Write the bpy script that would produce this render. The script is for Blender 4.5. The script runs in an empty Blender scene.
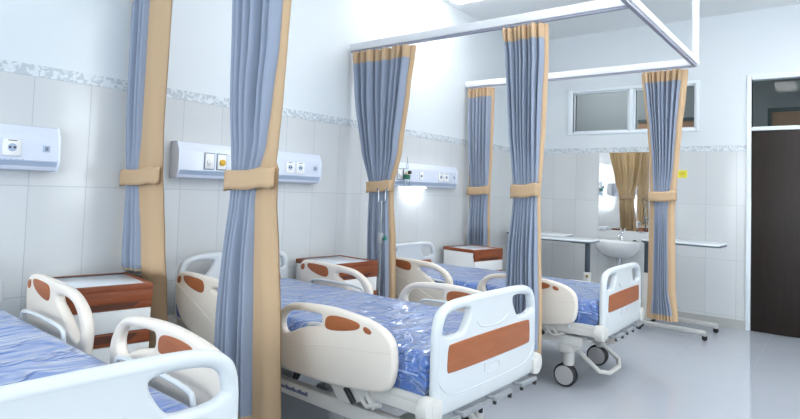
import bpy, bmesh, math, random
from mathutils import Vector, Matrix, noise
random.seed(7)
PI = math.pi
scene = bpy.context.scene
C = scene.collection

# ------------------------------------------------------------------ materials
def srgb(r, g, b):
    f = lambda c: (c/255/12.92) if c/255 <= .04045 else ((c/255+.055)/1.055)**2.4
    return (f(r), f(g), f(b), 1)

def mat(name, col, rough=.5, metal=0, coat=0, coat_rough=.05, spec=.5, bump=None, trans=0, emit=None, var=None, sss=0):
    m = bpy.data.materials.new(name); m.use_nodes = True
    nt = m.node_tree; b = nt.nodes['Principled BSDF']
    b.inputs['Base Color'].default_value = col
    b.inputs['Roughness'].default_value = rough
    b.inputs['Metallic'].default_value = metal
    b.inputs['Coat Weight'].default_value = coat
    b.inputs['Coat Roughness'].default_value = coat_rough
    b.inputs['Specular IOR Level'].default_value = spec
    b.inputs['Transmission Weight'].default_value = trans
    if emit:
        b.inputs['Emission Color'].default_value = emit[0]
        b.inputs['Emission Strength'].default_value = emit[1]
    tc = nt.nodes.new('ShaderNodeTexCoord')
    if bump:   # (scale, strength, detail)
        n = nt.nodes.new('ShaderNodeTexNoise'); n.inputs['Scale'].default_value = bump[0]
        n.inputs['Detail'].default_value = bump[2] if len(bump) > 2 else 3
        nt.links.new(tc.outputs['Object'], n.inputs['Vector'])
        bp = nt.nodes.new('ShaderNodeBump'); bp.inputs['Strength'].default_value = bump[1]
        bp.inputs['Distance'].default_value = .01
        nt.links.new(n.outputs['Fac'], bp.inputs['Height']); nt.links.new(bp.outputs['Normal'], b.inputs['Normal'])
    if var:    # (scale, color2)
        n = nt.nodes.new('ShaderNodeTexNoise'); n.inputs['Scale'].default_value = var[0]; n.inputs['Detail'].default_value = 4
        nt.links.new(tc.outputs['Object'], n.inputs['Vector'])
        mx = nt.nodes.new('ShaderNodeMix'); mx.data_type = 'RGBA'
        mx.inputs['A'].default_value = col; mx.inputs['B'].default_value = var[1]
        nt.links.new(n.outputs['Fac'], mx.inputs['Factor']); nt.links.new(mx.outputs['Result'], b.inputs['Base Color'])
    return m

def math_node(nt, op, a, b=None, c=None):
    n = nt.nodes.new('ShaderNodeMath'); n.operation = op
    for i, v in enumerate((a, b, c)):
        if v is None: continue
        if isinstance(v, (int, float)): n.inputs[i].default_value = v
        else: nt.links.new(v, n.inputs[i])
    return n.outputs[0]

ZB = 1.931
def tile_mat(name, axis, u0, col, joint, tw=.3, th=.6, jw=.004, rough=.16, v_axis='Z', v0=ZB, var=.03, coat=0, bump=.02):
    m = bpy.data.materials.new(name); m.use_nodes = True
    nt = m.node_tree; b = nt.nodes['Principled BSDF']
    tc = nt.nodes.new('ShaderNodeTexCoord'); sp = nt.nodes.new('ShaderNodeSeparateXYZ')
    nt.links.new(tc.outputs['Object'], sp.inputs[0])
    u = math_node(nt, 'DIVIDE', math_node(nt, 'SUBTRACT', sp.outputs[axis], u0), tw)
    v = math_node(nt, 'DIVIDE', math_node(nt, 'SUBTRACT', v0, sp.outputs[v_axis]), th)
    def edge(t, w):
        f = math_node(nt, 'FRACT', t)
        d = math_node(nt, 'MINIMUM', f, math_node(nt, 'SUBTRACT', 1.0, f))
        return math_node(nt, 'LESS_THAN', d, w)
    j = math_node(nt, 'MAXIMUM', edge(u, jw/tw/2), edge(v, jw/th/2))
    # each tile a slightly different shade
    cb = nt.nodes.new('ShaderNodeCombineXYZ')
    nt.links.new(math_node(nt, 'FLOOR', u), cb.inputs[0]); nt.links.new(math_node(nt, 'FLOOR', v), cb.inputs[1])
    wn = nt.nodes.new('ShaderNodeTexWhiteNoise'); nt.links.new(cb.outputs[0], wn.inputs['Vector'])
    hv = nt.nodes.new('ShaderNodeHueSaturation'); hv.inputs['Color'].default_value = col
    val = math_node(nt, 'ADD', math_node(nt, 'MULTIPLY', wn.outputs['Value'], var*2), 1-var)
    nt.links.new(val, hv.inputs['Value'])
    mx = nt.nodes.new('ShaderNodeMix'); mx.data_type = 'RGBA'
    nt.links.new(j, mx.inputs['Factor']); nt.links.new(hv.outputs['Color'], mx.inputs['A']); mx.inputs['B'].default_value = joint
    nt.links.new(mx.outputs['Result'], b.inputs['Base Color'])
    rg = math_node(nt, 'ADD', math_node(nt, 'MULTIPLY', j, .5), rough)
    nt.links.new(rg, b.inputs['Roughness'])
    b.inputs['Coat Weight'].default_value = coat
    ns = nt.nodes.new('ShaderNodeTexNoise'); ns.inputs['Scale'].default_value = 3.5; ns.inputs['Detail'].default_value = 1
    nt.links.new(tc.outputs['Object'], ns.inputs['Vector'])
    bp = nt.nodes.new('ShaderNodeBump'); bp.inputs['Strength'].default_value = bump; bp.inputs['Distance'].default_value = .1
    nt.links.new(ns.outputs['Fac'], bp.inputs['Height']); nt.links.new(bp.outputs['Normal'], b.inputs['Normal'])
    return m

def border_mat(name):
    m = bpy.data.materials.new(name); m.use_nodes = True
    nt = m.node_tree; b = nt.nodes['Principled BSDF']
    tc = nt.nodes.new('ShaderNodeTexCoord')
    n = nt.nodes.new('ShaderNodeTexNoise'); n.inputs['Scale'].default_value = 22; n.inputs['Detail'].default_value = 1.5; n.inputs['Distortion'].default_value = 1.6
    nt.links.new(tc.outputs['Object'], n.inputs['Vector'])
    r = nt.nodes.new('ShaderNodeValToRGB'); r.color_ramp.interpolation = 'LINEAR'
    r.color_ramp.elements[0].position = .46; r.color_ramp.elements[0].color = srgb(188, 197, 204)
    r.color_ramp.elements[1].position = .54; r.color_ramp.elements[1].color = srgb(218, 225, 230)
    nt.links.new(n.outputs['Fac'], r.inputs['Fac']); nt.links.new(r.outputs['Color'], b.inputs['Base Color'])
    b.inputs['Roughness'].default_value = .25
    return m

def wood_mat(name, c1, c2, axis_scale=(1, 1, 1)):
    m = bpy.data.materials.new(name); m.use_nodes = True
    nt = m.node_tree; b = nt.nodes['Principled BSDF']
    tc = nt.nodes.new('ShaderNodeTexCoord'); mp = nt.nodes.new('ShaderNodeMapping')
    mp.inputs['Scale'].default_value = axis_scale
    nt.links.new(tc.outputs['Object'], mp.inputs[0])
    n = nt.nodes.new('ShaderNodeTexNoise'); n.inputs['Scale'].default_value = 6; n.inputs['Detail'].default_value = 5; n.inputs['Distortion'].default_value = .6
    nt.links.new(mp.outputs[0], n.inputs['Vector'])
    r = nt.nodes.new('ShaderNodeValToRGB'); r.color_ramp.elements[0].position = .3; r.color_ramp.elements[1].position = .7
    r.color_ramp.elements[0].color = c1; r.color_ramp.elements[1].color = c2
    nt.links.new(n.outputs['Fac'], r.inputs['Fac']); nt.links.new(r.outputs['Color'], b.inputs['Base Color'])
    b.inputs['Roughness'].default_value = .42; b.inputs['Specular IOR Level'].default_value = .35
    return m

def film_mat(name):      # blue mattress sealed in clear crinkled plastic film
    m = bpy.data.materials.new(name); m.use_nodes = True
    nt = m.node_tree; b = nt.nodes['Principled BSDF']
    b.inputs['Base Color'].default_value = srgb(46, 96, 172)
    b.inputs['Roughness'].default_value = .55
    b.inputs['Coat Weight'].default_value = 1; b.inputs['Coat Roughness'].default_value = .09; b.inputs['Coat IOR'].default_value = 1.9
    b.inputs['Sheen Weight'].default_value = .5; b.inputs['Sheen Roughness'].default_value = .45; b.inputs['Sheen Tint'].default_value = (.85, .92, 1, 1)
    tc = nt.nodes.new('ShaderNodeTexCoord')
    mp = nt.nodes.new('ShaderNodeMapping'); mp.inputs['Scale'].default_value = (1.0, .45, 1); mp.inputs['Rotation'].default_value = (0, 0, .3)
    nt.links.new(tc.outputs['Object'], mp.inputs[0])
    n = nt.nodes.new('ShaderNodeTexNoise'); n.inputs['Scale'].default_value = 5.5; n.inputs['Detail'].default_value = 2; n.inputs['Distortion'].default_value = 1.2
    nt.links.new(mp.outputs[0], n.inputs['Vector'])
    v = nt.nodes.new('ShaderNodeTexVoronoi'); v.feature = 'DISTANCE_TO_EDGE'; v.inputs['Scale'].default_value = 6
    ad = nt.nodes.new('ShaderNodeMixRGB'); ad.blend_type = 'ADD'; ad.inputs[0].default_value = .35
    nt.links.new(mp.outputs[0], ad.inputs[1]); nt.links.new(n.outputs['Color'], ad.inputs[2]); nt.links.new(ad.outputs[0], v.inputs['Vector'])
    h = math_node(nt, 'ADD', math_node(nt, 'MULTIPLY', n.outputs['Fac'], 1.0), math_node(nt, 'MULTIPLY', math_node(nt, 'MINIMUM', v.outputs['Distance'], .12), -1.6))
    bp = nt.nodes.new('ShaderNodeBump'); bp.inputs['Strength'].default_value = 1; bp.inputs['Distance'].default_value = .035
    nt.links.new(h, bp.inputs['Height'])
    nt.links.new(bp.outputs['Normal'], b.inputs['Coat Normal']); nt.links.new(bp.outputs['Normal'], b.inputs['Normal'])
    return m

def glass_mat(name, tint=(.93, .96, .97, 1), gl=.006):
    m = bpy.data.materials.new(name); m.use_nodes = True
    nt = m.node_tree; nt.nodes.clear()
    o = nt.nodes.new('ShaderNodeOutputMaterial'); t = nt.nodes.new('ShaderNodeBsdfTransparent'); g = nt.nodes.new('ShaderNodeBsdfGlossy')
    t.inputs[0].default_value = tint; g.inputs['Roughness'].default_value = .02
    mx = nt.nodes.new('ShaderNodeMixShader'); mx.inputs[0].default_value = gl
    nt.links.new(t.outputs[0], mx.inputs[1]); nt.links.new(g.outputs[0], mx.inputs[2]); nt.links.new(mx.outputs[0], o.inputs[0])
    return m

def emit_mat(name, col, s):
    m = bpy.data.materials.new(name); m.use_nodes = True
    nt = m.node_tree; nt.nodes.clear()
    o = nt.nodes.new('ShaderNodeOutputMaterial'); e = nt.nodes.new('ShaderNodeEmission')
    e.inputs[0].default_value = col; e.inputs[1].default_value = s
    nt.links.new(e.outputs[0], o.inputs[0]); return m

M = {}
M['paint'] = mat('wall_paint', srgb(216, 223, 228), .45, bump=(40, .02))
M['ceil'] = mat('ceiling_paint', srgb(236, 239, 240), .6)
M['tileL'] = tile_mat('wall_tile_side', 'Y', 1.211, srgb(208, 211, 213), srgb(172, 180, 186))
M['tileF'] = tile_mat('wall_tile_back', 'X', 2.565, srgb(208, 211, 213), srgb(172, 180, 186))
M['border'] = border_mat('leaf_border_tile')
M['floor'] = tile_mat('floor_tile', 'X', 2.9, srgb(176, 181, 190), srgb(140, 146, 156), tw=.6, th=.6, jw=.004, rough=.08, v_axis='Y', v0=3.0, var=.015, bump=.012)
M['skirt'] = mat('skirting_tile', srgb(176, 176, 174), .2)
M['frame'] = mat('white_frame_paint', srgb(228, 236, 242), .35)
M['door'] = wood_mat('dark_door_veneer', srgb(30, 22, 19), srgb(40, 30, 26), (6, 6, .6))
M['glass'] = glass_mat('window_glass')
M['corr'] = mat('corridor_paint', srgb(176, 182, 184), .7)
M['tanboard'] = mat('tan_board', srgb(205, 160, 125), .5)
M['darkframe'] = mat('grey_green_frame', srgb(92, 104, 104), .5)
M['abs'] = mat('cream_abs_plastic', srgb(224, 216, 206), .32, bump=(180, .015))
M['absb'] = mat('white_abs_plastic', srgb(206, 211, 214), .3, bump=(180, .015))
M['inlay'] = wood_mat('brown_inlay', srgb(152, 88, 54), srgb(164, 98, 62), (.6, .6, 5))
M['cabwood'] = wood_mat('brown_wood_laminate', srgb(122, 62, 36), srgb(150, 82, 50), (5, .6, 6))
M['cabwhite'] = mat('white_cabinet_panel', srgb(232, 234, 234), .35)
M['traytop'] = mat('white_tray_top', srgb(226, 234, 242), .18)
M['dark'] = mat('dark_recess', srgb(88, 46, 28), .6)
M['film'] = film_mat('blue_mattress_in_film')
M['seam'] = mat('pale_blue_piping', srgb(150, 168, 208), .4)
M['steel'] = mat('painted_grey_steel', srgb(206, 204, 200), .35)
M['greysteel'] = mat('mid_grey_steel', srgb(150, 154, 158), .4, .3)
M['chrome'] = mat('chrome', srgb(215, 218, 222), .12, 1)
M['polished'] = mat('polished_grey_metal', srgb(150, 156, 162), .25, .8)
M['alu'] = mat('brushed_aluminium', srgb(196, 196, 194), .32, .4)
M['black'] = mat('black_rubber', srgb(28, 29, 32), .5)
M['wheel'] = mat('grey_wheel_disc', srgb(176, 174, 176), .45)
M['blue'] = mat('blue_grey_curtain_cloth', srgb(141, 151, 170), .75, bump=(420, .06), spec=.3)
M['tan'] = mat('tan_curtain_cloth', srgb(190, 162, 130), .8, bump=(420, .06), spec=.25)
M['lining'] = mat('tan_lining_cloth', srgb(212, 188, 148), .85, bump=(420, .06), spec=.2)
M['panelw'] = mat('pale_blue_white_enamel', srgb(222, 229, 244), .25, coat=.3)
M['panelg'] = mat('blue_grey_enamel', srgb(170, 186, 208), .3)
M['plate'] = mat('white_socket_plastic', srgb(240, 241, 240), .3)
M['socketdark'] = mat('dark_socket_hole', srgb(48, 48, 52), .5)
M['gasframe'] = mat('grey_outlet_frame', srgb(126, 138, 152), .35)
M['yellow'] = mat('yellow_plastic', srgb(228, 182, 52), .4)
M['stick'] = mat('yellow_sticker_paper', srgb(238, 226, 70), .5)
M['stickink'] = mat('sticker_ink', srgb(176, 160, 60), .6)
M['green'] = mat('green_plastic', srgb(24, 112, 92), .35)
M['clear'] = glass_mat('clear_plastic', (.86, .92, .95, 1), .2)
M['ceramic'] = mat('white_ceramic', srgb(236, 238, 240), .12, coat=.5)
M['mirror'] = mat('mirror_glass', (.92, .93, .92, 1), .015, 1)
M['tabletop'] = mat('pale_table_laminate', srgb(226, 231, 236), .22)
M['tableedge'] = mat('dark_table_edge', srgb(84, 96, 104), .4)
M['posted'] = mat('dark_table_column', srgb(66, 76, 88), .35, .3)
M['rail'] = mat('white_rail_enamel', srgb(228, 230, 234), .35)
M['railg'] = mat('grey_track_channel', srgb(150, 152, 168), .4)
M['lamp'] = emit_mat('lamp_diffuser', (1, .99, .975, 1), 16)
M['bedlamp'] = emit_mat('bed_lamp_diffuser', (.95, .98, 1, 1), 22)
M['ink'] = mat('blue_grey_print', srgb(96, 108, 138), .5)
M['fixture'] = mat('lamp_housing', srgb(235, 235, 235), .4)

# ------------------------------------------------------------------ mesh helpers
class MB:
    def __init__(s): s.bm = bmesh.new(); s.mats = []; s.cur = 0
    def use(s, m):
        if m not in s.mats: s.mats.append(m)
        s.cur = s.mats.index(m); return s
    def _new(s, faces):
        for f in faces: f.material_index = s.cur
    def box(s, x0, x1, y0, y1, z0, z1, bev=0, seg=2, M4=None):
        b2 = bmesh.new()
        bmesh.ops.create_cube(b2, size=1)
        for v in b2.verts:
            v.co = Vector((x0+(v.co.x+.5)*(x1-x0), y0+(v.co.y+.5)*(y1-y0), z0+(v.co.z+.5)*(z1-z0)))
        if bev: bmesh.ops.bevel(b2, geom=b2.edges[:], offset=bev, segments=seg, profile=.5, affect='EDGES')
        s._merge(b2, M4); return s
    def _merge(s, b2, M4=None):
        mp = {}
        for v in b2.verts: mp[v] = s.bm.verts.new(M4 @ v.co if M4 else v.co)
        for f in b2.faces:
            try: nf = s.bm.faces.new([mp[v] for v in f.verts]); nf.material_index = s.cur
            except ValueError: pass
        b2.free()
    def tube(s, pts, r, n=10, closed=False, cap=True):
        pts = [Vector(p) for p in pts]; rings = []
        N = len(pts); up = None
        for i, p in enumerate(pts):
            if closed: t = (pts[(i+1) % N]-pts[i-1])
            else: t = pts[min(i+1, N-1)]-pts[max(i-1, 0)]
            t.normalize()
            if up is None:
                up = Vector((0, 0, 1)) if abs(t.z) < .9 else Vector((1, 0, 0))
            a = t.cross(up)
            if a.length < 1e-4: a = t.orthogonal()
            a.normalize(); b = a.cross(t).normalized(); up = b
            rr = r[i] if isinstance(r, (list, tuple)) else r
            rings.append([s.bm.verts.new(p+(a*math.cos(2*PI*k/n)+b*math.sin(2*PI*k/n))*rr) for k in range(n)])
        R = range(N if closed else N-1)
        for i in R:
            A, B = rings[i], rings[(i+1) % N]
            for k in range(n):
                f = s.bm.faces.new((A[k], A[(k+1) % n], B[(k+1) % n], B[k])); f.material_index = s.cur
        if cap and not closed:
            for q in (rings[0][::-1], rings[-1]):
                f = s.bm.faces.new(q); f.material_index = s.cur
        return s
    def lathe(s, prof, c=(0, 0, 0), axis='Z', n=24, sy=1.0):
        c = Vector(c); rings = []
        for r, h in prof:
            ring = []
            for k in range(n):
                a = 2*PI*k/n; x, y = r*math.cos(a), r*math.sin(a)*sy
                v = {'Z': Vector((x, y, h)), 'Y': Vector((x, h, y)), 'X': Vector((h, x, y))}[axis]
                ring.append(s.bm.verts.new(c+v))
            rings.append(ring)
        for A, B in zip(rings, rings[1:]):
            for k in range(n):
                f = s.bm.faces.new((A[k], A[(k+1) % n], B[(k+1) % n], B[k])); f.material_index = s.cur
        for q in (rings[0][::-1], rings[-1]):
            f = s.bm.faces.new(q); f.material_index = s.cur
        return s
    def prism(s, poly, a0, a1, axis='Y', bev=0):
        b2 = bmesh.new()
        def P(u, v, a): return {'Y': (u, a, v), 'X': (a, u, v), 'Z': (u, v, a)}[axis]
        A = [b2.verts.new(P(u, v, a0)) for u, v in poly]; B = [b2.verts.new(P(u, v, a1)) for u, v in poly]
        n = len(poly)
        b2.faces.new(A[::-1]); b2.faces.new(B)
        for k in range(n): b2.faces.new((A[k], A[(k+1) % n], B[(k+1) % n], B[k]))
        bmesh.ops.recalc_face_normals(b2, faces=b2.faces[:])
        if bev: bmesh.ops.bevel(b2, geom=b2.edges[:], offset=bev, segments=2, profile=.5, affect='EDGES')
        s._merge(b2); return s
    def plate(s, outer, holes, t, bev, fn):
        """flat moulded plate with rounded rim; (u,v,w) mapped to space by fn"""
        cu = bpy.data.curves.new('tmp', 'CURVE'); cu.dimensions = '2D'; cu.fill_mode = 'BOTH'
        for poly in [outer]+list(holes):
            sp = cu.splines.new('POLY'); sp.points.add(len(poly)-1); sp.use_cyclic_u = True
            for p_, q in zip(sp.points, poly): p_.co = (q[0], q[1], 0, 1)
        cu.extrude = max(t/2-bev, .0005); cu.bevel_depth = bev; cu.bevel_resolution = 3; cu.offset = -bev
        ob = bpy.data.objects.new('tmp', cu); C.objects.link(ob)
        me = bpy.data.meshes.new_from_object(ob.evaluated_get(bpy.context.evaluated_depsgraph_get()))
        bpy.data.objects.remove(ob); bpy.data.curves.remove(cu)
        vs = [s.bm.verts.new(fn(*v.co)) for v in me.vertices]
        for p_ in me.polygons:
            try: f = s.bm.faces.new([vs[i] for i in p_.vertices]); f.material_index = s.cur
            except ValueError: pass
        bpy.data.meshes.remove(me); return s
    def grid(s, nu, nv, fn, mfn=None):
        V = [[s.bm.verts.new(fn(i/nu, j/nv)) for i in range(nu+1)] for j in range(nv+1)]
        for j in range(nv):
            for i in range(nu):
                f = s.bm.faces.new((V[j][i], V[j][i+1], V[j+1][i+1], V[j+1][i])); f.material_index = s.cur
        return s
    def build(s, name, m=None, parent=None, smooth=35, weld=1e-5, normals=True):
        if weld: bmesh.ops.remove_doubles(s.bm, verts=s.bm.verts[:], dist=weld)
        if normals: bmesh.ops.recalc_face_normals(s.bm, faces=s.bm.faces[:])
        me = bpy.data.meshes.new(name); s.bm.to_mesh(me); s.bm.free()
        for q in (s.mats or [m]): me.materials.append(q)
        if smooth:
            me.shade_smooth(); me.set_sharp_from_angle(angle=math.radians(smooth))
        o = bpy.data.objects.new(name, me); C.objects.link(o)
        if parent: o.parent = parent
        return o

def chaikin(P, n=3, closed=True):
    for _ in range(n):
        Q = []
        N = len(P)
        for i in range(N if closed else N-1):
            a, b = P[i], P[(i+1) % N]
            Q += [tuple(.75*x+.25*y for x, y in zip(a, b)), tuple(.25*x+.75*y for x, y in zip(a, b))]
        P = Q
    return P
def arc_path(P, n=3): # open polyline smoothed, endpoints kept
    Q = chaikin(P, n, False); return [P[0]]+Q+[P[-1]]
def rrect(x0, x1, y0, y1, r, n=5):
    out = []
    for cx, cy, a in ((x1-r, y1-r, 0), (x0+r, y1-r, PI/2), (x0+r, y0+r, PI), (x1-r, y0+r, 1.5*PI)):
        for k in range(n+1):
            t = a+PI/2*k/n; out.append((cx+r*math.cos(t), cy+r*math.sin(t)))
    return out

def thing(name, label, cat, loc=(0, 0, 0), rz=0, group=None):
    o = bpy.data.objects.new(name, None); C.objects.link(o); o.empty_display_size = .1
    o.location = loc; o.rotation_euler = (0, 0, rz); tag(o, label, cat, group); return o
def tag(o, label, cat, group=None):
    o['label'] = label; o['category'] = cat
    if group: o['group'] = group
    return o
def struct(o): o['kind'] = 'structure'; return o
def dup(root, loc, rz, label, name=None, scale=None):
    def cp(o, parent):
        c = o.copy(); C.objects.link(c); c.parent = parent
        for ch in list(o.children): cp(ch, c)
        return c
    r = cp(root, None); r.location = loc; r.rotation_euler = (0, 0, rz); r['label'] = label
    if scale: r.scale = (scale,)*3
    return r

# ------------------------------------------------------------------ the room
D, XR, YN, ZC = 7.203, 5.7, -2.7, 3.47
Z2 = 1.994
WT = .14
# left wall
def wall_piece(name, mlow, boxes_fn, parent=None): pass

lw = MB(); lw.box(-WT, 0, YN-WT, D+WT, Z2, ZC); lw = struct(lw.build('wall_left', M['paint'], smooth=0))
t = MB(); t.box(-WT, 0, YN-WT, D+WT, 0, ZB); t.build('tile_cladding', M['tileL'], lw, smooth=0)
t = MB(); t.box(-WT, .003, YN, D, ZB, Z2); t.build('tile_border', M['border'], lw, smooth=0)
# back wall with transom window and door openings
DX0, DX1, DZ1 = 2.656, 3.66, 2.764
WX0, WX1, WZ0, WZ1 = .643, 2.193, 2.165, 2.752
b = MB()
b.box(0, WX0, D, D+WT, Z2, ZC); b.box(WX0, WX1, D, D+WT, Z2, WZ0); b.box(WX0, WX1, D, D+WT, WZ1, ZC)
b.box(WX1, DX0, D, D+WT, Z2, ZC); b.box(DX0, DX1, D, D+WT, DZ1, ZC); b.box(DX1, XR+WT, D, D+WT, Z2, ZC)
bw = struct(b.build('wall_back', M['paint'], smooth=0))
b = MB(); b.box(0, DX0, D, D+WT, 0, ZB); b.box(DX1, XR+WT, D, D+WT, 0, ZB); b.build('tile_cladding', M['tileF'], bw, smooth=0)
b = MB(); b.box(0, DX0, D-.003, D+WT, ZB, Z2); b.box(DX1, XR, D-.003, D+WT, ZB, Z2); b.build('tile_border', M['border'], bw, smooth=0)
# right wall with three daylight windows, near wall with two
RW = [(1.5, 2.3), (3.6, 4.9)]; RZ0, RZ1 = .95, 2.75
b = MB(); ys = [YN-WT]+[v for w in RW for v in w]+[D+WT]
for i in range(0, len(ys), 2): b.box(XR, XR+WT, ys[i], ys[i+1], 0, ZC)
for a, c in RW: b.box(XR, XR+WT, a, c, 0, RZ0); b.box(XR, XR+WT, a, c, RZ1, ZC)
struct(b.build('wall_right', M['paint'], smooth=0))
NW = [(.4, 2.6), (2.95, 5.2)]
b = MB(); xs = [0]+[v for w in NW for v in w]+[XR]
for i in range(0, len(xs), 2): b.box(xs[i], xs[i+1], YN-WT, YN, 0, ZC)
for a, c in NW: b.box(a, c, YN-WT, YN, 0, RZ0); b.box(a, c, YN-WT, YN, RZ1, ZC)
struct(b.build('wall_front', M['paint'], smooth=0))
n = 3
for a, c in RW:
    f = MB()
    for y0, y1, z0, z1 in ((a, a+.05, RZ0, RZ1), (c-.05, c, RZ0, RZ1), (a, c, RZ0, RZ0+.05), (a, c, RZ1-.05, RZ1), ((a+c)/2-.03, (a+c)/2+.03, RZ0, RZ1)):
        f.box(XR+.03, XR+.09, y0, y1, z0, z1)
    w = struct(f.build('window_%d' % n, M['frame'], smooth=0)); n += 1
    g = MB(); g.box(XR+.055, XR+.061, a+.04, c-.04, RZ0+.04, RZ1-.04); g.build('pane', M['glass'], w, smooth=0)
for a, c in NW:
    f = MB()
    for x0, x1, z0, z1 in ((a, a+.05, RZ0, RZ1), (c-.05, c, RZ0, RZ1), (a, c, RZ0, RZ0+.05), (a, c, RZ1-.05, RZ1), ((a+c)/2-.03, (a+c)/2+.03, RZ0, RZ1)):
        f.box(x0, x1, YN-.09, YN-.03, z0, z1)
    w = struct(f.build('window_%d' % n, M['frame'], smooth=0)); n += 1
    g = MB(); g.box(a+.04, c-.04, YN-.061, YN-.055, RZ0+.04, RZ1-.04); g.build('pane', M['glass'], w, smooth=0)

f = MB(); f.box(-WT, XR+WT, YN-WT, 9.4, -.1, 0); struct(f.build('floor', M['floor'], smooth=0))
f = MB(); f.box(-WT, XR+WT, YN-WT, D+WT, ZC, ZC+.1); struct(f.build('ceiling', M['ceil'], smooth=0))
f = MB(); f.box(0, .012, YN, D, 0, .098); struct(f.build('baseboard_left', M['skirt'], smooth=0))
f = MB(); f.box(.012, DX0, D-.012, D, 0, .098); f.box(DX1, XR, D-.012, D, 0, .098); struct(f.build('baseboard_back', M['skirt'], smooth=0))

# transom window in the back wall
f = MB(); y0, y1 = D-.018, D+.08
for x0, x1, z0, z1 in ((WX0, .715, WZ0, WZ1), (2.155, WX1, WZ0, WZ1), (.715, 2.155, WZ0, 2.198), (.715, 2.155, 2.712, WZ1), (1.408, 1.466, 2.198, 2.712)):
    f.box(x0, x1, y0, y1, z0, z1, .004)
w1 = struct(f.build('window_1', M['frame'], smooth=30))
for a, c in ((.715, 1.408), (1.466, 2.155)):
    s_ = MB()
    for x0, x1, z0, z1 in ((a, a+.022, 2.198, 2.712), (c-.022, c, 2.198, 2.712), (a+.022, c-.022, 2.198, 2.216), (a+.022, c-.022, 2.694, 2.712)):
        s_.box(x0, x1, D+.01, D+.05, z0, z1, .002)
    s_ = s_.build('sash', M['frame'], w1, smooth=30)
    g = MB(); g.box(a+.015, c-.015, D+.028, D+.033, 2.205, 2.705); g.build('pane', M['glass'], s_, smooth=0)
# door with glazed transom
f = MB()
for x0, x1, z0, z1 in ((DX0, 2.702, 0, DZ1), (DX1-.046, DX1, 0, DZ1), (2.702, DX1-.046, 2.7, DZ1), (2.702, DX1-.046, 2.148, 2.19)):
    f.box(x0, x1, D-.02, D+.1, z0, z1, .004)
d1 = struct(f.build('door_1', M['frame'], smooth=30))
f = MB(); f.box(2.704, DX1-.048, D+.0, D+.04, .006, 2.146, .002); dl = f.build('door_leaf', M['door'], d1, smooth=30)
f = MB(); f.lathe([(.028, 0), (.028, -.008), (.011, -.012), (.011, -.05)], (DX1-.11, D, 1.02), 'Y', 16); f.tube([(DX1-.11, D-.045, 1.02), (DX1-.24, D-.045, 1.02)], .01); f.build('door_handle', M['chrome'], dl)
f = MB(); f.box(2.70, DX1-.044, D+.04, D+.046, 2.185, 2.704); f.build('transom_pane', M['glass'], d1, smooth=0)
# corridor seen through the two transoms
f = MB(); f.box(-.14, XR, 9.2, 9.3, 0, 3.3); f.box(-.24, -.14, D+WT, 9.3, 0, 3.3); f.box(XR, XR+.1, D+WT, 9.3, 0, 3.3); struct(f.build('wall_corridor', M['corr'], smooth=0))
f = MB(); f.box(-.24, XR+.1, D+WT, 9.3, 3.3, 3.4); struct(f.build('ceiling_corridor', M['corr'], smooth=0))
f = MB(); f.box(2.672, 2.715, 9.15, 9.2, 0, 2.66); f.box(3.68, 3.72, 9.15, 9.2, 0, 2.66); f.box(2.715, 3.68, 9.15, 9.2, 2.605, 2.66)
d2 = struct(f.build('door_2', M['darkframe'], smooth=0))
f = MB(); f.box(2.715, 3.68, 9.17, 9.2, 0, 2.605); f.build('door_leaf', M['tanboard'], d2, smooth=0)
f = MB(); f.box(.98, 2.0, 9.15, 9.2, 2.535, 2.585); d3 = struct(f.build('trim_1', M['darkframe'], smooth=0))
f = MB(); f.box(.98, 2.0, 9.17, 9.2, 2.0, 2.535); f.build('board_panel', M['tanboard'], d3, smooth=0)

# ------------------------------------------------------------------ ceiling lamps
lt = thing('ceiling_light', 'white ceiling light fixture close to the tiled wall above the farthest bed', 'ceiling light', (.42, 4.75, ZC), 0, 'ceiling lights')
f = MB(); f.box(-.16, .16, -.32, .32, -.05, 0, .008); f.build('housing', M['fixture'], lt)
f = MB(); f.box(-.14, .14, -.3, .3, -.11, -.05, .003); f.build('diffuser', M['lamp'], lt)
for (x, y, l) in ((2.7, 2.7, 'white ceiling light fixture beyond the foot of the middle bed'),
               (3.3, 5.5, 'white ceiling light fixture over the open floor near the door'), (1.9, 3.9, 'white ceiling light fixture between the middle and farthest beds'), (4.75, 5.7, 'white ceiling light fixture near the right wall at the door end'), (4.75, 3.7, 'white ceiling light fixture near the right wall half way along the ward'), (3.6, 2.6, 'white ceiling light fixture over the middle of the open floor'), (3.4, -.6, 'white ceiling light fixture over the floor behind the camera')):  # door-end and right-wall lights are unseen extras that brighten the far side
    dup(lt, (x, y, ZC), 0, l)

# ------------------------------------------------------------------ curtain rails
rl = thing('curtain_rail', 'white overhead curtain rail frame hung from the ceiling around the beds', 'curtain rail', (0, 0, 0))
RY = [1.72, 3.72, 5.70]; RX = 2.425
for i, y in enumerate(RY):
    f = MB(); f.box(0, RX+.03, y-.025, y+.025, 2.605, 2.668, .004)
    r_ = f.build('cross_rail', M['rail'], rl)
    f = MB(); f.box(.01, RX, y-.014, y+.014, 2.588, 2.606); f.build('track', M['railg'], r_, smooth=0)
f = MB(); f.box(RX-.025, RX+.025, RY[0]+.03, RY[1]-.03, 2.61, 2.66, .004); f.box(RX-.025, RX+.025, RY[1]+.03, RY[2]-.03, 2.61, 2.66, .004)
r_ = f.build('front_rail', M['rail'], rl)
f = MB(); f.box(RX-.014, RX+.014, RY[0], RY[2], 2.588, 2.606); f.build('track', M['railg'], r_, smooth=0)
for y in (RY[0], RY[2]):
    f = MB(); f.box(RX-.026, RX+.026, y-.026, y+.026, 2.668, ZC, .004); f.build('drop_rod', M['rail'], rl)

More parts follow.
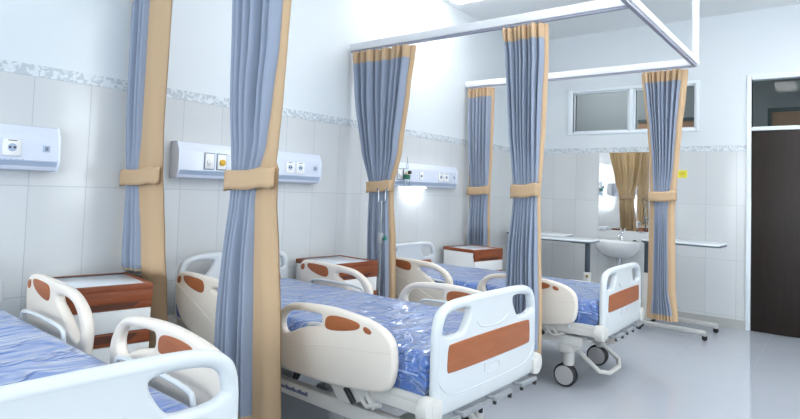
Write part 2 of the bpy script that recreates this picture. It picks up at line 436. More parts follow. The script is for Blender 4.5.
# ------------------------------------------------------------------ curtains
def lerp_levels(L, z):
    if z >= L[0][0]: return L[0][1:]
    for a, b in zip(L, L[1:]):
        if z >= b[0]:
            t = (z-b[0])/(a[0]-b[0]); t = t*t*(3-2*t)*.5+t*.5
            return tuple(b[k]+(a[k]-b[k])*t for k in range(1, len(a)))
    return L[-1][1:]

def curtain(label, y, L, n, seed, amp=.035, tie_z=(1.355, 1.447), top=2.575, bot=.265, ycurve=None, side=.012, tie_tail=True):
    rng = random.Random(seed)
    x_mid = (L[0][2]+L[0][3])/2
    root = thing('curtain', label, 'curtain', (0, 0, 0), 0, 'tied cubicle curtains')
    per = 12; NU = n*per; NV = 70
    # uneven pleats: cumulative widths and individual depths
    wd = [rng.uniform(.65, 1.35) for _ in range(n)]; tot = sum(wd); cum = [0]
    for w in wd: cum.append(cum[-1]+w/tot)
    dep = [rng.uniform(.7, 1.45) for _ in range(n)]
    drift = [rng.uniform(-1, 1) for _ in range(n)]
    def lv(z):
        k = yy(z)/y
        return tuple(max(3.502+(x-3.502)*k, .028+.012*i) for i, x in enumerate(lerp_levels(L, z)))
    def yy(z): return ycurve(z) if ycurve else y
    def tiefac(z):
        zc = (tie_z[0]+tie_z[1])/2
        return math.exp(-((z-zc)/.28)**2)
    def blue_pt(u, z):
        # u 0..1 over the pleated field -> (s, depth)
        k = min(int(u*n), n-1); f = u*n-k
        xl, xb, xc, xr = lv(z)
        s = cum[k]+(cum[k+1]-cum[k])*f
        s2 = s + .025/n*math.sin(4*PI*f)          # rounded folds
        d = -1+1.5*dep[k]*max(math.sin(PI*f), 0)**.8
        tf = tiefac(z)
        dz = (1-.72*tf)*min(1, (xc-xb)/(n*.034))
        sway = .012*drift[k]*math.sin((top-z)*2.2+seed)
        env = math.sin(PI*min(max(s2, 0), 1))
        x = xb+(xc-xb)*min(max(s2+sway*env*2, -.02), 1.02)
        yv = yy(z)-amp*dz*(d*(.75+.25*env)+.75) - .012*tf*env
        return Vector((x, yv, z))
    def zed(v, z0, z1): return z0+(z1-z0)*v
    HB = .10
    def off_pt(u, z, d):
        a, c = blue_pt(max(u-.002, 0), z), blue_pt(min(u+.002, 1), z)
        t = Vector((c.x-a.x, c.y-a.y, 0)); t.normalize()
        return blue_pt(u, z)+Vector((t.y, -t.x, 0))*d
    def lev(v): return zed(v, top-HB, bot+.05)
    p_ = MB(); p_.grid(NU, NV, lambda u, v: blue_pt(u, lev(v))); p_.build('panel', M['blue'], root, 80, 0, False)
    p_ = MB(); p_.grid(NU, 6, lambda u, v: off_pt(u, zed(v, top, top-HB), .002)); p_.build('heading_band', M['tan'], root, 80, 0, False)
    p_ = MB(); p_.grid(NU, 3, lambda u, v: off_pt(u, zed(v, bot+.05, bot), .002)); p_.build('hem', M['tan'], root, 80, 0, False)
    # lining behind
    p_ = MB(); p_.grid(NU, NV, lambda u, v: off_pt(u, zed(v, top, bot), -.003)); p_.build('lining', M['lining'], root, 80, 0, False)
    # side borders
    def left_pt(u, v):
        z = zed(v, top, bot); xl, xb, xc, xr = lv(z); e = blue_pt(0, z)
        x = xl+(e.x-xl)*u
        return Vector((x, e.y-side*math.sin(PI*u)*.7+(1-u)*.03, z))
    p_ = MB(); p_.grid(8, NV, left_pt); p_.grid(8, NV, lambda u, v: left_pt(u, v)+Vector((0, .006, 0))); p_.build('edge_border', M['tan'], root, 80, 0, False)
    def right_pt(u, v):
        z = zed(v, top, bot); xl, xb, xc, xr = lv(z); e = blue_pt(1, z)
        w = (xr-e.x)*(.78 if xr-e.x < .11 else 1)
        x = e.x+w*u
        k = min(w/.12, 1.0)*.6
        return Vector((x, e.y-side*k*math.sin(PI*u)+.012*k*math.sin(u*2*PI*1.5+z*.8)*u+.02*u*u, z))
    p_ = MB(); p_.grid(14, NV, right_pt); p_.grid(14, NV, lambda u, v: right_pt(u, v)+Vector((0, .006, 0))); p_.build('edge_border', M['tan'], root, 80, 0, False)
    # tieback: closed band round the bundle
    za, zb_ = tie_z; zc = (za+zb_)/2
    xl, xb, xc, xr = lv(zc)
    cx, hw = (xl+xr)/2, (xr-xl)/2-.002
    cyt = yy(zc)-amp*.25-.008; hd = amp*.4+.016
    def tie_pt(u, v):
        a = 2*PI*u; c_, s_ = math.cos(a), math.sin(a)
        ex = lambda q: math.copysign(abs(q)**.6, q)
        z = zed(v, zb_, za)+.012*c_ + .004*math.sin(5*a)
        return Vector((cx+hw*ex(c_), cyt+hd*ex(s_), z))
    p_ = MB(); p_.grid(48, 4, tie_pt); tb = p_.build('tieback', M['tan'], root, 80)
    md = tb.modifiers.new('thick', 'SOLIDIFY'); md.thickness = .003; md.offset = 1
    # gliders that carry the heading in the track
    for k in range(n):
        q = blue_pt((k+.5)/n, top); g = MB(); g.tube([(q.x, q.y, top-.012), (q.x, y, top-.002), (q.x, y, 2.587)], .004, 6)
        g.build('glider', M['rail'], root)
    return root

def shx(L, dy0, dy1):   # re-project levels measured at depth dy0 to depth dy1
    k = dy1/dy0; return [(1.373+(q[0]-1.373)*k,)+tuple(3.502+(x-3.502)*k for x in q[1:]) for q in L]
R1, R2, R3 = RY
c1L = [(2.575, -.02, .03, .257, .478), (2.17, -.01, .035, .252, .469), (1.68, .03, .06, .246, .456), (1.41, .061, .091, .228, .471), (1.30, .066, .098, .252, .492), (1.04, .05, .113, .30, .527), (.75, .05, .13, .335, .57), (.27, .08, .15, .37, .64)]
def c1y(z):
    t = min(max((.87-z)/.08, 0), 1); t = t*t*(3-2*t)
    return 1.72+.10*t
curtain('blue curtain with a wide tan edge tied back behind the nearest cabinet', R1, shx(c1L, 1.70, R1), 5, 3, amp=.030, ycurve=c1y)
c2L = [(2.575, 1.085, 1.10, 1.475, 1.515), (2.26, 1.092, 1.108, 1.459, 1.501), (2.03, 1.102, 1.119, 1.449, 1.487), (1.78, 1.110, 1.126, 1.416, 1.479), (1.57, 1.118, 1.131, 1.387, 1.464), (1.40, 1.120, 1.137, 1.329, 1.458), (1.30, 1.120, 1.136, 1.321, 1.457), (1.08, 1.114, 1.128, 1.329, 1.485), (.75, 1.085, 1.101, 1.346, 1.518), (.27, 1.074, 1.090, 1.370, 1.545)]
curtain('tallest foreground blue curtain with tan edge hanging between the nearest and middle bed', R1, shx(c2L, 1.70, R1), 6, 11, amp=.046)
c3L = [(2.55, .039, .057, .668, .720), (2.22, .075, .093, .633, .671), (1.71, .184, .196, .567, .609), (1.40, .263, .274, .485, .533), (1.29, .268, .280, .489, .537), (.95, .285, .302, .510, .578), (.54, .305, .327, .528, .596)]
curtain('blue curtain tied back at the wall behind the drip stand and middle cabinet', R2, c3L, 8, 5, amp=.045)
c4L = [(2.58, 1.519, 1.531, 1.839, 1.868), (2.33, 1.548, 1.558, 1.845, 1.874), (2.08, 1.570, 1.578, 1.836, 1.869), (1.84, 1.586, 1.594, 1.831, 1.863), (1.58, 1.608, 1.616, 1.822, 1.848), (1.39, 1.625, 1.633, 1.815, 1.834), (1.30, 1.624, 1.631, 1.817, 1.836), (.99, 1.601, 1.609, 1.829, 1.847), (.57, 1.593, 1.601, 1.846, 1.864)]
curtain('tied blue curtain in the middle hanging between the middle and farthest bed', R2, c4L, 8, 21, amp=.044)
c5L = [(2.56, .023, .043, .339, .371), (2.33, .026, .044, .338, .368), (1.86, .039, .066, .334, .364), (1.39, .062, .095, .323, .349), (1.24, .067, .094, .324, .344), (.81, .075, .097, .337, .360)]
curtain('narrow pale blue tied curtain in the far corner behind the farthest cabinet', R3, c5L, 6, 33, amp=.036, ycurve=lambda z: R3+.09*min(max((.98-z)/.16, 0), 1))
c6L = [(2.56, 1.950, 1.978, 2.316, 2.378), (2.30, 1.982, 2.009, 2.293, 2.360), (2.04, 2.013, 2.040, 2.271, 2.330), (1.74, 2.035, 2.066, 2.253, 2.308), (1.41, 2.044, 2.079, 2.222, 2.286), (1.27, 2.041, 2.090, 2.207, 2.283), (.54, 2.034, 2.087, 2.218, 2.296), (.30, 2.028, 2.072, 2.261, 2.315)]
curtain('tied blue curtain with tan edges hanging in front of the mirror and wash basin', R3, c6L, 8, 42, amp=.040)

# ------------------------------------------------------------------ headwall panels
def headwall(loc, label, kind):
    root = thing('bed_head_panel', label, 'wall panel', loc, 0, 'medical panels above the beds')
    Lh = 1.28
    prof = [(.001, 0), (.075, 0), (.098, .05), (.098, .175), (.07, .235), (.001, .235)]
    f = MB(); f.prism(prof, .012, Lh-.012, 'Y', .004); f.build('housing', M['panelw'], root)
    f = MB(); f.prism([(.072, -.002), (.0995, .048), (.0985, .052), (.07, .002)], .014, Lh-.014, 'Y'); f.build('lower_edge', M['panelg'], root, 0)
    for a, c in ((0, .013), (Lh-.013, Lh)):
        f = MB(); f.prism([(.001, -.003), (.077, -.003), (.101, .049), (.101, .177), (.072, .238), (.001, .238)], a, c, 'Y', .002); f.build('end_cap', M['panelw'], root)
    X = .098
    # two gas outlets
    for y, m in ((.225, M['plate']), (.322, M['yellow'])):
        f = MB(); f.box(X, X+.008, y-.04, y+.04, .06, .175, .003); g = f.build('gas_outlet', M['gasframe'], root)
        f = MB(); f.box(X+.008, X+.011, y-.034, y+.034, .067, .168, .001); f.build('face_plate', M['plate'], g)
        f = MB(); f.lathe([(.022, 0), (.022, .012), (.014, .014), (.014, .02)], (X+.011, y, .112), 'X', 18); f.build('connector', m, g)
    # nurse call, two sockets, end switch
    f = MB(); f.box(X, X+.008, .555, .615, .075, .155, .003); g = f.build('call_plate', M['plate'], root)
    f = MB(); f.lathe([(.012, 0), (.012, .006)], (X+.008, .585, .112), 'X', 14); f.build('call_button', M['gasframe'], g)
    for y in (.94, 1.045):
        f = MB(); f.box(X, X+.009, y-.043, y+.043, .07, .157, .004); g = f.build('power_socket', M['plate'], root)
        f = MB(); f.lathe([(.021, .0), (.021, .002), (.016, .0025)], (X+.008, y, .114), 'X', 18); 
        f.build('socket_ring', M['panelg'], g)
        f = MB(); f.lathe([(.006, 0), (.006, .003)], (X+.009, y-.010, .114), 'X', 10); f.lathe([(.006, 0), (.006, .003)], (X+.009, y+.010, .114), 'X', 10); f.box(X+.009, X+.011, y-.02, y+.02, .148, .152); f.build('socket_holes', M['socketdark'], g)
    f = MB()
    for k in range(9):
        y = .88+k*.026; f.box(X, X+.0012, y, y+.017, .048, .055)
    f.build('printed_line', M['panelg'], root, 0)
    f = MB(); f.box(X, X+.005, 1.19, 1.225, .10, .135, .002); g = f.build('lamp_switch', M['panelg'], root)
    f = MB(); f.box(X+.005, X+.008, 1.2, 1.215, .108, .127, .001); f.build('rocker', M['gasframe'], g)
    f = MB(); f.box(.018, .07, .42, .72, -.012, 0, .002); f.build('reading_lamp', M['bedlamp'] if kind == 'lit' else M['plate'], root)
    return root
headwall((0, .045, 1.415), 'pale blue medical wall panel above the nearest bed, one socket showing', 'lit')
headwall((0, 2.03, 1.410), 'pale blue medical wall panel partly behind the foreground curtain, with two grey gas outlets', 'off')
hp3 = headwall((0, 4.13, 1.415), 'pale blue medical wall panel above the farthest bed with a lit lamp below', 'lit')

fm = thing('flowmeter', 'green capped oxygen flowmeter bottle plugged into the farthest medical wall panel', 'flowmeter', (.1315, 4.395, 1.50))
f = MB(); f.lathe([(.03, -.005), (.034, .0), (.034, .035), (.02, .04)], (.03, 0, -.01), 'Z', 20); f.tube([(-.004, 0, .02), (.03, 0, .02)], .012); f.build('cap', M['green'], fm)
f = MB(); f.lathe([(.028, -.13), (.031, -.125), (.031, -.016), (.024, -.015)], (.03, 0, 0), 'Z', 20); f.build('bottle', M['clear'], fm)
f = MB(); f.lathe([(.014, .028), (.014, .14), (.008, .145)], (.03, 0, 0), 'Z', 14); f.build('flow_tube', M['clear'], fm)
f = MB(); f.lathe([(.017, 0), (.017, .022), (.012, .024)], (.052, 0, .05), 'X', 14); f.build('knob', M['socketdark'], fm)
f = MB(); f.tube([(.03, 0, .14), (.03, 0, .20)], .003, 6); f.build('stem', M['greysteel'], fm)

# ------------------------------------------------------------------ bedside cabinets
def cabinet(loc, rz, label):
    root = thing('bedside_cabinet', label, 'bedside cabinet', loc, rz, 'bedside cabinets')
    W, Dp, H = .47, .455, .805   # origin: floor, centre of the front
    y0, y1, x0 = -W/2, W/2, -Dp
    f = MB(); f.box(x0+.004, -.022, y0+.004, y1-.004, .09, .771, .004); f.build('body', M['cabwhite'], root)
    f = MB(); f.box(-.024, .002, y0, y1, .716, .774, .003)
    for a in ((x0, x0+.022, y0, y1), (-.03, 0, y0, y1), (x0+.022, -.03, y0, y0+.022), (x0+.022, -.03, y1-.022, y1)):
        f.box(a[0], a[1], a[2], a[3], .771, H, .003)
    top = f.build('top', M['cabwood'], root)
    f = MB(); f.box(x0+.02, -.028, y0+.02, y1-.02, .772, H-.006, .002); f.build('tray_top', M['traytop'], top)
    # top drawer: brown strip with scooped handle above a white front
    dr = MB(); dr.box(-.022, 0, y0+.006, y1-.006, .57, .68, .003); dr = dr.build('drawer', M['cabwhite'], root)
    f = MB(); f.box(-.02, .003, y0+.004, y1-.004, .682, .716, .003); hd = f.build('handle_strip', M['cabwood'], dr)
    f = MB(); f.prism([(y0+.07, .7145), (y1-.07, .7145), (y1-.11, .689), (y0+.11, .689)], .0025, .0045, 'X'); f.build('grip_recess', M['dark'], hd, 0)
    f = MB(); f.box(-.022, 0, y0+.006, y1-.006, .10, .502, .003); dr = f.build('door', M['cabwhite'], root)
    f = MB(); f.box(-.02, .003, y0+.004, y1-.004, .505, .567, .003); hd = f.build('handle_strip', M['cabwood'], dr)
    f = MB(); f.prism([(y0+.07, .560), (y1-.07, .560), (y1-.11, .522), (y0+.11, .522)], .0025, .0045, 'X'); f.build('grip_recess', M['dark'], hd, 0)
    f = MB(); f.box(x0+.01, -.012, y0+.01, y1-.01, .07, .095, .003); f.build('plinth', M['greysteel'], root)
    for sx in (x0+.05, -.06):
        for sy in (y0+.05, y1-.05):
            f = MB(); f.lathe([(.02, -.011), (.028, -.008), (.028, .008), (.02, .011)], (sx, sy, .028), 'Y', 18); f.box(sx-.008, sx+.008, sy-.017, sy+.017, .035, .072)
            f.build('caster', M['black'], root)
    return root
cb = cabinet((.51, 1.433, 0), -.175, 'brown and white bedside cabinet beside the nearest bed, nearest of the three'); cb.scale = (1, .94, 1.03)
c2 = dup(cb, (.525, 3.312, 0), -.075, 'brown and white bedside cabinet between the middle bed and the drip stand'); c2.scale = (1, 1, 1)
c3 = dup(cb, (.535, 5.385, 0), -.154, 'brown and white bedside cabinet in the far corner beside the farthest bed'); c3.scale = (.97, 1.01, .975)

# ------------------------------------------------------------------ hospital beds
def hole_sym(P): return [P, [(-u, v) for u, v in P][::-1]]

def board_shapes():
    half = [(.30, .445), (.442, .455), (.442, .72), (.439, .82), (.417, .875), (.36, .905), (.24, .917)]
    outer = chaikin([(-.24, .917), (-.36, .905), (-.417, .875), (-.439, .82), (-.442, .72), (-.442, .455), (-.30, .445)]+half, 2)
    h = chaikin([(.185, .855), (.205, .873), (.27, .876), (.34, .870), (.388, .853), (.409, .82), (.40, .785), (.36, .768), (.27, .766), (.235, .775)], 2)
    return outer, hole_sym(h)

def make_bed(label):
    root = thing('hospital_bed', label, 'hospital bed', (0, 0, 0), 0, 'hospital beds')
    upper = []
    outer, holes = board_shapes()
    for nm, X, face in (('headboard', .17, 1), ('footboard', 2.175, 1)):
        f = MB(); f.plate(outer, holes, .042, .016, lambda u, v, w, X=X: (X+w, u, v))
        # padded rim tube following the top edge
        path = arc_path([(X, -.422, .50), (X, -.422, .72), (X, -.419, .81), (X, -.397, .862), (X, -.35, .887), (X, -.24, .897), (X, .24, .897), (X, .35, .887), (X, .397, .862), (X, .419, .81), (X, .422, .72), (X, .422, .50)], 3)
        f.tube(path, .0225, 12)
        bd = f.build(nm, M['absb'], root, 40)
        upper.append(bd)
        f = MB(); xi = X+.021*face
        f.plate(chaikin([(-.345, .740), (.345, .740), (.362, .728), (.368, .63), (.352, .615), (-.352, .615), (-.368, .63), (-.362, .728)], 2), [], .006, .002, lambda u, v, w: (xi+w+.001, u, v))
        f.build('inlay', M['inlay'], bd)
        # moulded seam lines on the face
        f = MB(); f.tube(arc_path([(xi, -.43, .60), (xi, -.38, .545), (xi, -.30, .515), (xi, .30, .515), (xi, .38, .545), (xi, .43, .60)], 3), .003, 6)
        f.tube(arc_path([(xi, -.14, .80), (xi, -.11, .775), (xi, -.05, .765), (xi, .05, .765), (xi, .11, .775), (xi, .14, .80)], 3), .0035, 6)
        f.tube(arc_path([(xi, -.065, .600), (xi, -.065, .555), (xi, .065, .555), (xi, .065, .600), (xi, -.065, .600)], 1), .0025, 6)
        f.build('moulded_seam', M['absb'], bd)
        for sy in (-1, 1):
            f = MB(); f.lathe([(.03, -.03), (.052, -.026), (.055, -.01), (.055, .01), (.052, .026), (.03, .03)], (X-.0+(.0 if face else 0), sy*.462, .49), 'X', 22)
            f.box(X-.035, X+.035, sy*.44-.035, sy*.44+.035, .45, .525, .008)
            b_ = f.build('corner_bumper', M['steel'], bd)
    # side rails, head and foot pair, mirror images along the bed
    foot_out = chaikin([(.0, .21), (.034, .27), (.085, .315), (.16, .337), (.37, .353), (.56, .340), (.68, .315), (.742, .27), (.758, .207), (.756, .13), (.735, .065), (.67, .035), (.514, .012), (.325, .0), (.12, .0), (.05, .02), (.02, .07), (.008, .14)], 2)
    foot_hole = chaikin([(.072, .20), (.066, .235), (.09, .275), (.14, .298), (.32, .310), (.336, .30), (.334, .265), (.315, .25), (.2, .225), (.13, .188), (.095, .178)], 2)
    head_out = chaikin([(.0, .19), (.01, .245), (.07, .306), (.17, .347), (.27, .358), (.47, .366), (.65, .368), (.71, .352), (.737, .30), (.73, .183), (.66, .075), (.52, .014), (.24, -.012), (.12, .0), (.05, .04), (.015, .10)], 2)
    head_hole = chaikin([(.335, .312), (.2, .312), (.125, .285), (.075, .235), (.058, .18), (.082, .145), (.125, .158), (.2, .21), (.28, .258), (.34, .285)], 2)
    insA = chaikin([(.372, .314), (.46, .322), (.55, .315), (.575, .303), (.56, .28), (.47, .258), (.375, .246), (.36, .27)], 2)
    insB = chaikin([(.592, .303), (.62, .298), (.636, .287), (.63, .272), (.60, .274), (.588, .287)], 2)
    hinsA = chaikin([(.42, .335), (.46, .346), (.60, .350), (.64, .342), (.625, .31), (.55, .28), (.43, .262), (.405, .295)], 2)
    hinsB = chaikin([(.662, .340), (.695, .335), (.708, .312), (.697, .288), (.664, .30)], 2)
    for sy in (-1, 1):
        Y = sy*.488
        for nm, out, hol, ia, ib, fx in (('side_rail', foot_out, foot_hole, insA, insB, lambda u: 1.22+u*1.065), ('side_rail', head_out, head_hole, hinsA, hinsB, lambda u: 1.0-u)):
            f = MB(); f.plate(out, [hol], .044, .018, lambda u, v, w, fx=fx, Y=Y: (fx(u), Y+w, .475+v))
            # raised lower body
            sr = f.build(nm, M['abs'], root, 40); upper.append(sr)
            for q in (ia, ib):
                f = MB(); f.plate(q, [], .050, .003, lambda u, v, w, fx=fx, Y=Y: (fx(u), Y+w, .475+v)); f.build('inlay', M['inlay'], sr)
            # crease across the panel
            f = MB(); pts = [(.735, .215), (.536, .190), (.315, .17), (.03, .10)] if fx(0) > 1.1 else [(.715, .29), (.50, .20), (.3, .115), (.1, .04)]
            f.tube(arc_path([(fx(u), Y+sy*.0215, .475+v) for u, v in pts], 3), .003, 6); f.build('crease', M['abs'], sr)
        # rail locks under the panels: bracket, lever, spring
        for X in (1.72, .72):
            f = MB(); f.prism([(X-.11, .46), (X-.02, .50), (X+.12, .50), (X+.10, .44), (X+.03, .405), (X-.06, .40)], sy*.452-.012, sy*.452+.012, 'Y', .004)
            f.tube([(X+.05, sy*.455, .47), (X+.12, sy*.462, .42), (X+.20, sy*.462, .445)], .011, 8)
            f.tube([(X+.10, sy*.455, .49), (X+.16, sy*.455, .415)], .013, 8)
            lk = f.build('rail_lock', M['steel'], root); upper.append(lk)
            f = MB(); f.tube([(X+.0, sy*.475, .475), (X+.055, sy*.475, .42)], .013, 10); f.build('lock_spring', M['black'], lk)
    # mattress wrapped in clear film
    f = MB()
    NX, NY = 110, 46
    x0, x1, yh, zb, zt = .20, 2.14, .44, .532, .70
    def mtop(u, v):
        x = x0+(x1-x0)*u; y = -yh+2*yh*v
        e = min(u*(x1-x0), (1-u)*(x1-x0), v*2*yh, (1-v)*2*yh)
        r = .045; k = max(0, 1-e/r); z = zt-r*(1-math.sqrt(max(0, 1-k*k)))
        w = noise.noise((x*5+y*1.6, y*2.3-x*.7, 3.1))*.006+noise.noise((x*14+y*5, y*7, .5))*.0028
        return Vector((x, y, z+w*min(1, e/.03)))
    f.grid(NX, NY, mtop)
    def ring(t):
        P = [(x0, -yh), (x1, -yh), (x1, yh), (x0, yh)]
        k = int(t*4) % 4; q = t*4-int(t*4); a, c = P[k], P[(k+1) % 4]; return a[0]+(c[0]-a[0])*q, a[1]+(c[1]-a[1])*q
    def mside(u, v):
        x, y = ring(u % 1.0); z = zb+(zt-.045-zb)*v
        bul = .012*math.sin(PI*v)*(1 if True else 0)
        nx = 1 if x > x1-.001 else (-1 if x < x0+.001 else 0); ny = 1 if y > yh-.001 else (-1 if y < -yh+.001 else 0)
        return Vector((x+nx*bul, y+ny*bul, z))
    f.grid(160, 8, mside)
    f.bm.faces.new([f.bm.verts.new((x0, -yh, zb)), f.bm.verts.new((x0, yh, zb)), f.bm.verts.new((x1, yh, zb)), f.bm.verts.new((x1, -yh, zb))])
    mt = f.build('mattress', M['film'], root, 60, 1e-4); upper.append(mt)
    f = MB(); 
    for y in (-yh-.012, yh+.012): f.tube([(x0+.03, y, .612), (x1-.03, y, .612)], .004, 6)
    f.tube([(x1+.011, -yh+.03, .612), (x1+.011, yh-.03, .612)], .004, 6)
    f.build('mattress_seam', M['seam'], mt)
    # deck that carries the mattress
    f = MB(); f.box(.19, 2.145, -.45, .45, .495, .532, .006)
    for y in (-.43, .43): f.box(.17, 2.185, y-.02, y+.02, .45, .5, .006)
    for x in (.25, 1.15, 2.05): f.box(x-.02, x+.02, -.41, .41, .46, .497, .004)
    dk = f.build('deck', M['steel'], root); upper.append(dk)
    for sy in (-1, 1):          # mattress retainers, low loops standing beside the mattress
        for a, c in ((.42, .95), (1.42, 1.95)):
            f = MB(); f.tube(arc_path([(a, sy*.452, .52), (a, sy*.452, .685), (a+.03, sy*.452, .722), (c-.03, sy*.452, .722), (c, sy*.452, .685), (c, sy*.452, .52)], 3), .009, 8)
            g = f.build('mattress_retainer', M['absb'], root); upper.append(g)
    # base frame, lifting arms, crank handles
    f = MB()
    for sy in (-1, 1): f.box((.32), 2.04, sy*.40-.025, sy*.40+.025, .315, .385, .008)
    for x in (.40, 1.91): f.box(x-.05, x+.05, -.42, .42, .25, .335, .02, 3)
    f.build('base_frame', M['steel'], root)
    f = MB()
    for k in range(13):
        x = 1.19+k*.0175; f.box(x, x+(.0175 if k < 12 and k % 5 != 2 else .012), -.4262, -.4250, .344, .358+.006*(k % 3 == 0))
    f.build('printed_lettering', M['ink'], root, 0)
    for x in (.62, 1.62):
        for sy in (-1, 1):
            f = MB(); f.tube([(x-.22, sy*.30, .35), (x+.05, sy*.30, .48)], .024, 10); f.lathe([(.035, -.03), (.035, .03)], (x-.22, sy*.30, .35), 'Y', 16); f.build('lift_arm', M['greysteel'], root)
    f = MB(); f.tube([(.60, .0, .36), (1.10, 0, .42)], .03, 12); f.tube([(1.1, 0, .42), (1.42, 0, .45)], .018, 12); f.build('lift_screw', M['greysteel'], root)
    for x in (.40, 1.91):
        for sy in (-1, 1):
            cs = MB(); cs.lathe([(.036, .155), (.04, .165), (.04, .335), (.03, .345)], (x, sy*.34, 0), 'Z', 18); cs = cs.build('caster', M['steel'], root)
            f = MB(); f.lathe([(.05, -.034), (.074, -.032), (.082, -.022), (.082, -.006), (.066, -.004), (.066, .004), (.082, .006), (.082, .022), (.074, .032), (.05, .034)], (x-.02, sy*.34, .082), 'Y', 28); f.build('tyre', M['black'], cs)
            f = MB()
            for s2 in (-1, 1): f.lathe([(.069, s2*.030), (.067, s2*.037), (.03, s2*.04), (.01, s2*.04)], (x-.02, sy*.34, .082), 'Y', 24)
            f.box(x-.04, x+.0, sy*.34-.004, sy*.34+.004, .09, .18)
            f.build('wheel_disc', M['wheel'], cs)
    # central brake pedal: U-shaped bar in front of the foot-end wheels
    f = MB(); f.tube(arc_path([(1.90, -.22, .27), (1.98, -.22, .20), (2.13, -.22, .09), (2.13, .22, .09), (1.98, .22, .20), (1.90, .22, .27)], 1), .017, 10); f.build('brake_pedal', M['steel'], root)
    for y in (-.28, -.02, .24):
        f = MB(); f.tube([(2.02, y, .44), (2.225, y, .44)], .009, 10); f.box(2.216, 2.236, y-.010, y+.15, .430, .450, .004)
        ck = f.build('crank_handle', M['greysteel'], root); upper.append(ck)
        f = MB(); f.tube([(2.226, y+.14, .44), (2.226, y+.14, .410)], .010, 10); f.build('crank_grip', M['black'], ck)
        f = MB(); f.tube([(2.226, y, .436), (2.226, y, .415)], .009, 8); f.build('crank_pivot', M['black'], ck)
    f = MB(); f.box(2.06, 2.18, -.40, .40, .415, .455, .006); g = f.build('crank_housing', M['greysteel'], root); upper.append(g)
    # drainage bag hook under the deck
    for sy in (-1, 1):
        f = MB(); f.tube(arc_path([(1.16, sy*.44, .46), (1.16, sy*.455, .42), (1.20, sy*.455, .405), (1.23, sy*.455, .43)], 2), .008, 8); f.box(1.10, 1.2, sy*.445-.012, sy*.445+.012, .455, .475, .003)
        g = f.build('bag_hook', M['black'], root); upper.append(g)
    return root, [o.name for o in upper]

bed2, upn = make_bed('middle hospital bed with white rails and brown inlays, blue film-wrapped mattress')
def lift(bed, dz, ref):
    for ch, src in zip(bed.children, ref):
        if src in upn: ch.location.z = dz
ref = [c.name for c in bed2.children]
bed1 = dup(bed2, (.03, .62, 0), math.radians(-2.5), 'nearest hospital bed, cut by the photo edge, its white footboard in front')
bed3 = dup(bed2, (.01, 4.43, 0), 0, 'farthest hospital bed, its white footboard and wheels standing before the wash basin')
# the copies keep the order of the source's parts
def base(nm): return nm.split('.')[0]
lift(bed1, .045, ref)
for ch, nm in zip(bed1.children, ref):      # this bed's far rails are swung slightly outward
    if nm.startswith('side_rail') and max(v.co.y for v in ch.data.vertices) > 0: ch.location.y = .045; ch.location.z = .07; lift(bed3, -.045, ref)
for ch, nm in zip(bed3.children, ref):      # the farthest bed has its wall-side rails lowered
    if nm.startswith('side_rail') and max(v.co.y for v in ch.data.vertices) > 0: ch.location.z = -.36
    if nm.startswith('mattress_retainer'): ch.location.z = -.08
bed2.location = (.015, 2.465, 0); bed2.rotation_euler.z = math.radians(-1.7)

# ------------------------------------------------------------------ overbed tables
def overbed(loc, rz, label, H=.915, W=.76, Dp=.40):
    root = thing('overbed_table', label, 'overbed table', loc, rz, 'overbed tables along the back wall')
    top = rrect(-W/2, W/2, -Dp/2, Dp/2, .07)
    f = MB(); f.plate(top, [], .022, .008, lambda u, v, w: (u, v, H-.011+w)); tp = f.build('table_top', M['tabletop'], root, 40)
    f = MB(); f.plate(rrect(-W/2-.002, W/2+.002, -Dp/2-.002, Dp/2+.002, .072), [], .016, .004, lambda u, v, w: (u, v, H-.024+w)); f.build('edge_band', M['tableedge'], tp, 40)
    f = MB(); f.box(.12, .32, -.05, .05, H-.05, H-.032, .004); f.build('support_arm', M['tableedge'], root)
    f = MB(); f.box(.27, .315, -.03, .03, .50, H-.04, .006); f.build('inner_column', M['posted'], root)
    f = MB(); f.box(.258, .327, -.04, .04, .06, .55, .008); oc = f.build('outer_column', M['steel'], root)
    f = MB(); f.lathe([(.018, 0), (.02, .012), (.016, .02)], (.30, -.04, .51), 'Y', 14); f.build('clamp_knob', M['yellow'], oc)
    f = MB()
    for sy in (-1, 1):
        f.box(-.34, .33, sy*.235-.028, sy*.235+.028, .05, .095, .012, 3)
        f.box(-.36, -.33, sy*.235-.018, sy*.235+.06, .05, .09, .008)
    f.box(.262, .325, -.235, .235, .05, .09, .008)
    f.build('base', M['alu'], root)
    for x in (-.335, .29):
        for sy in (-1, 1):
            f = MB(); f.lathe([(.016, -.011), (.025, -.008), (.025, .008), (.016, .011)], (x, sy*.235, .025), 'Y', 16); f.box(x-.007, x+.007, sy*.235-.016, sy*.235+.016, .032, .058); f.build('caster', M['black'], root)
    return root
ot = overbed((.98, 6.24, 0), .06, 'white overbed table seen behind the farthest bed, beside the wash basin', H=.908)
dup(ot, (.46, 6.80, 0), PI, 'white overbed table in the far corner, seen beside the corner curtain')
ot3 = dup(ot, (2.09, 6.60, 0), PI-.05, 'white overbed table with wheeled base between the wash basin and the door'); ot3.scale = (1, 1, 1.04)
for ch in ot3.children:
    if ch.name.startswith('table_top'): ch.location.x = -.07

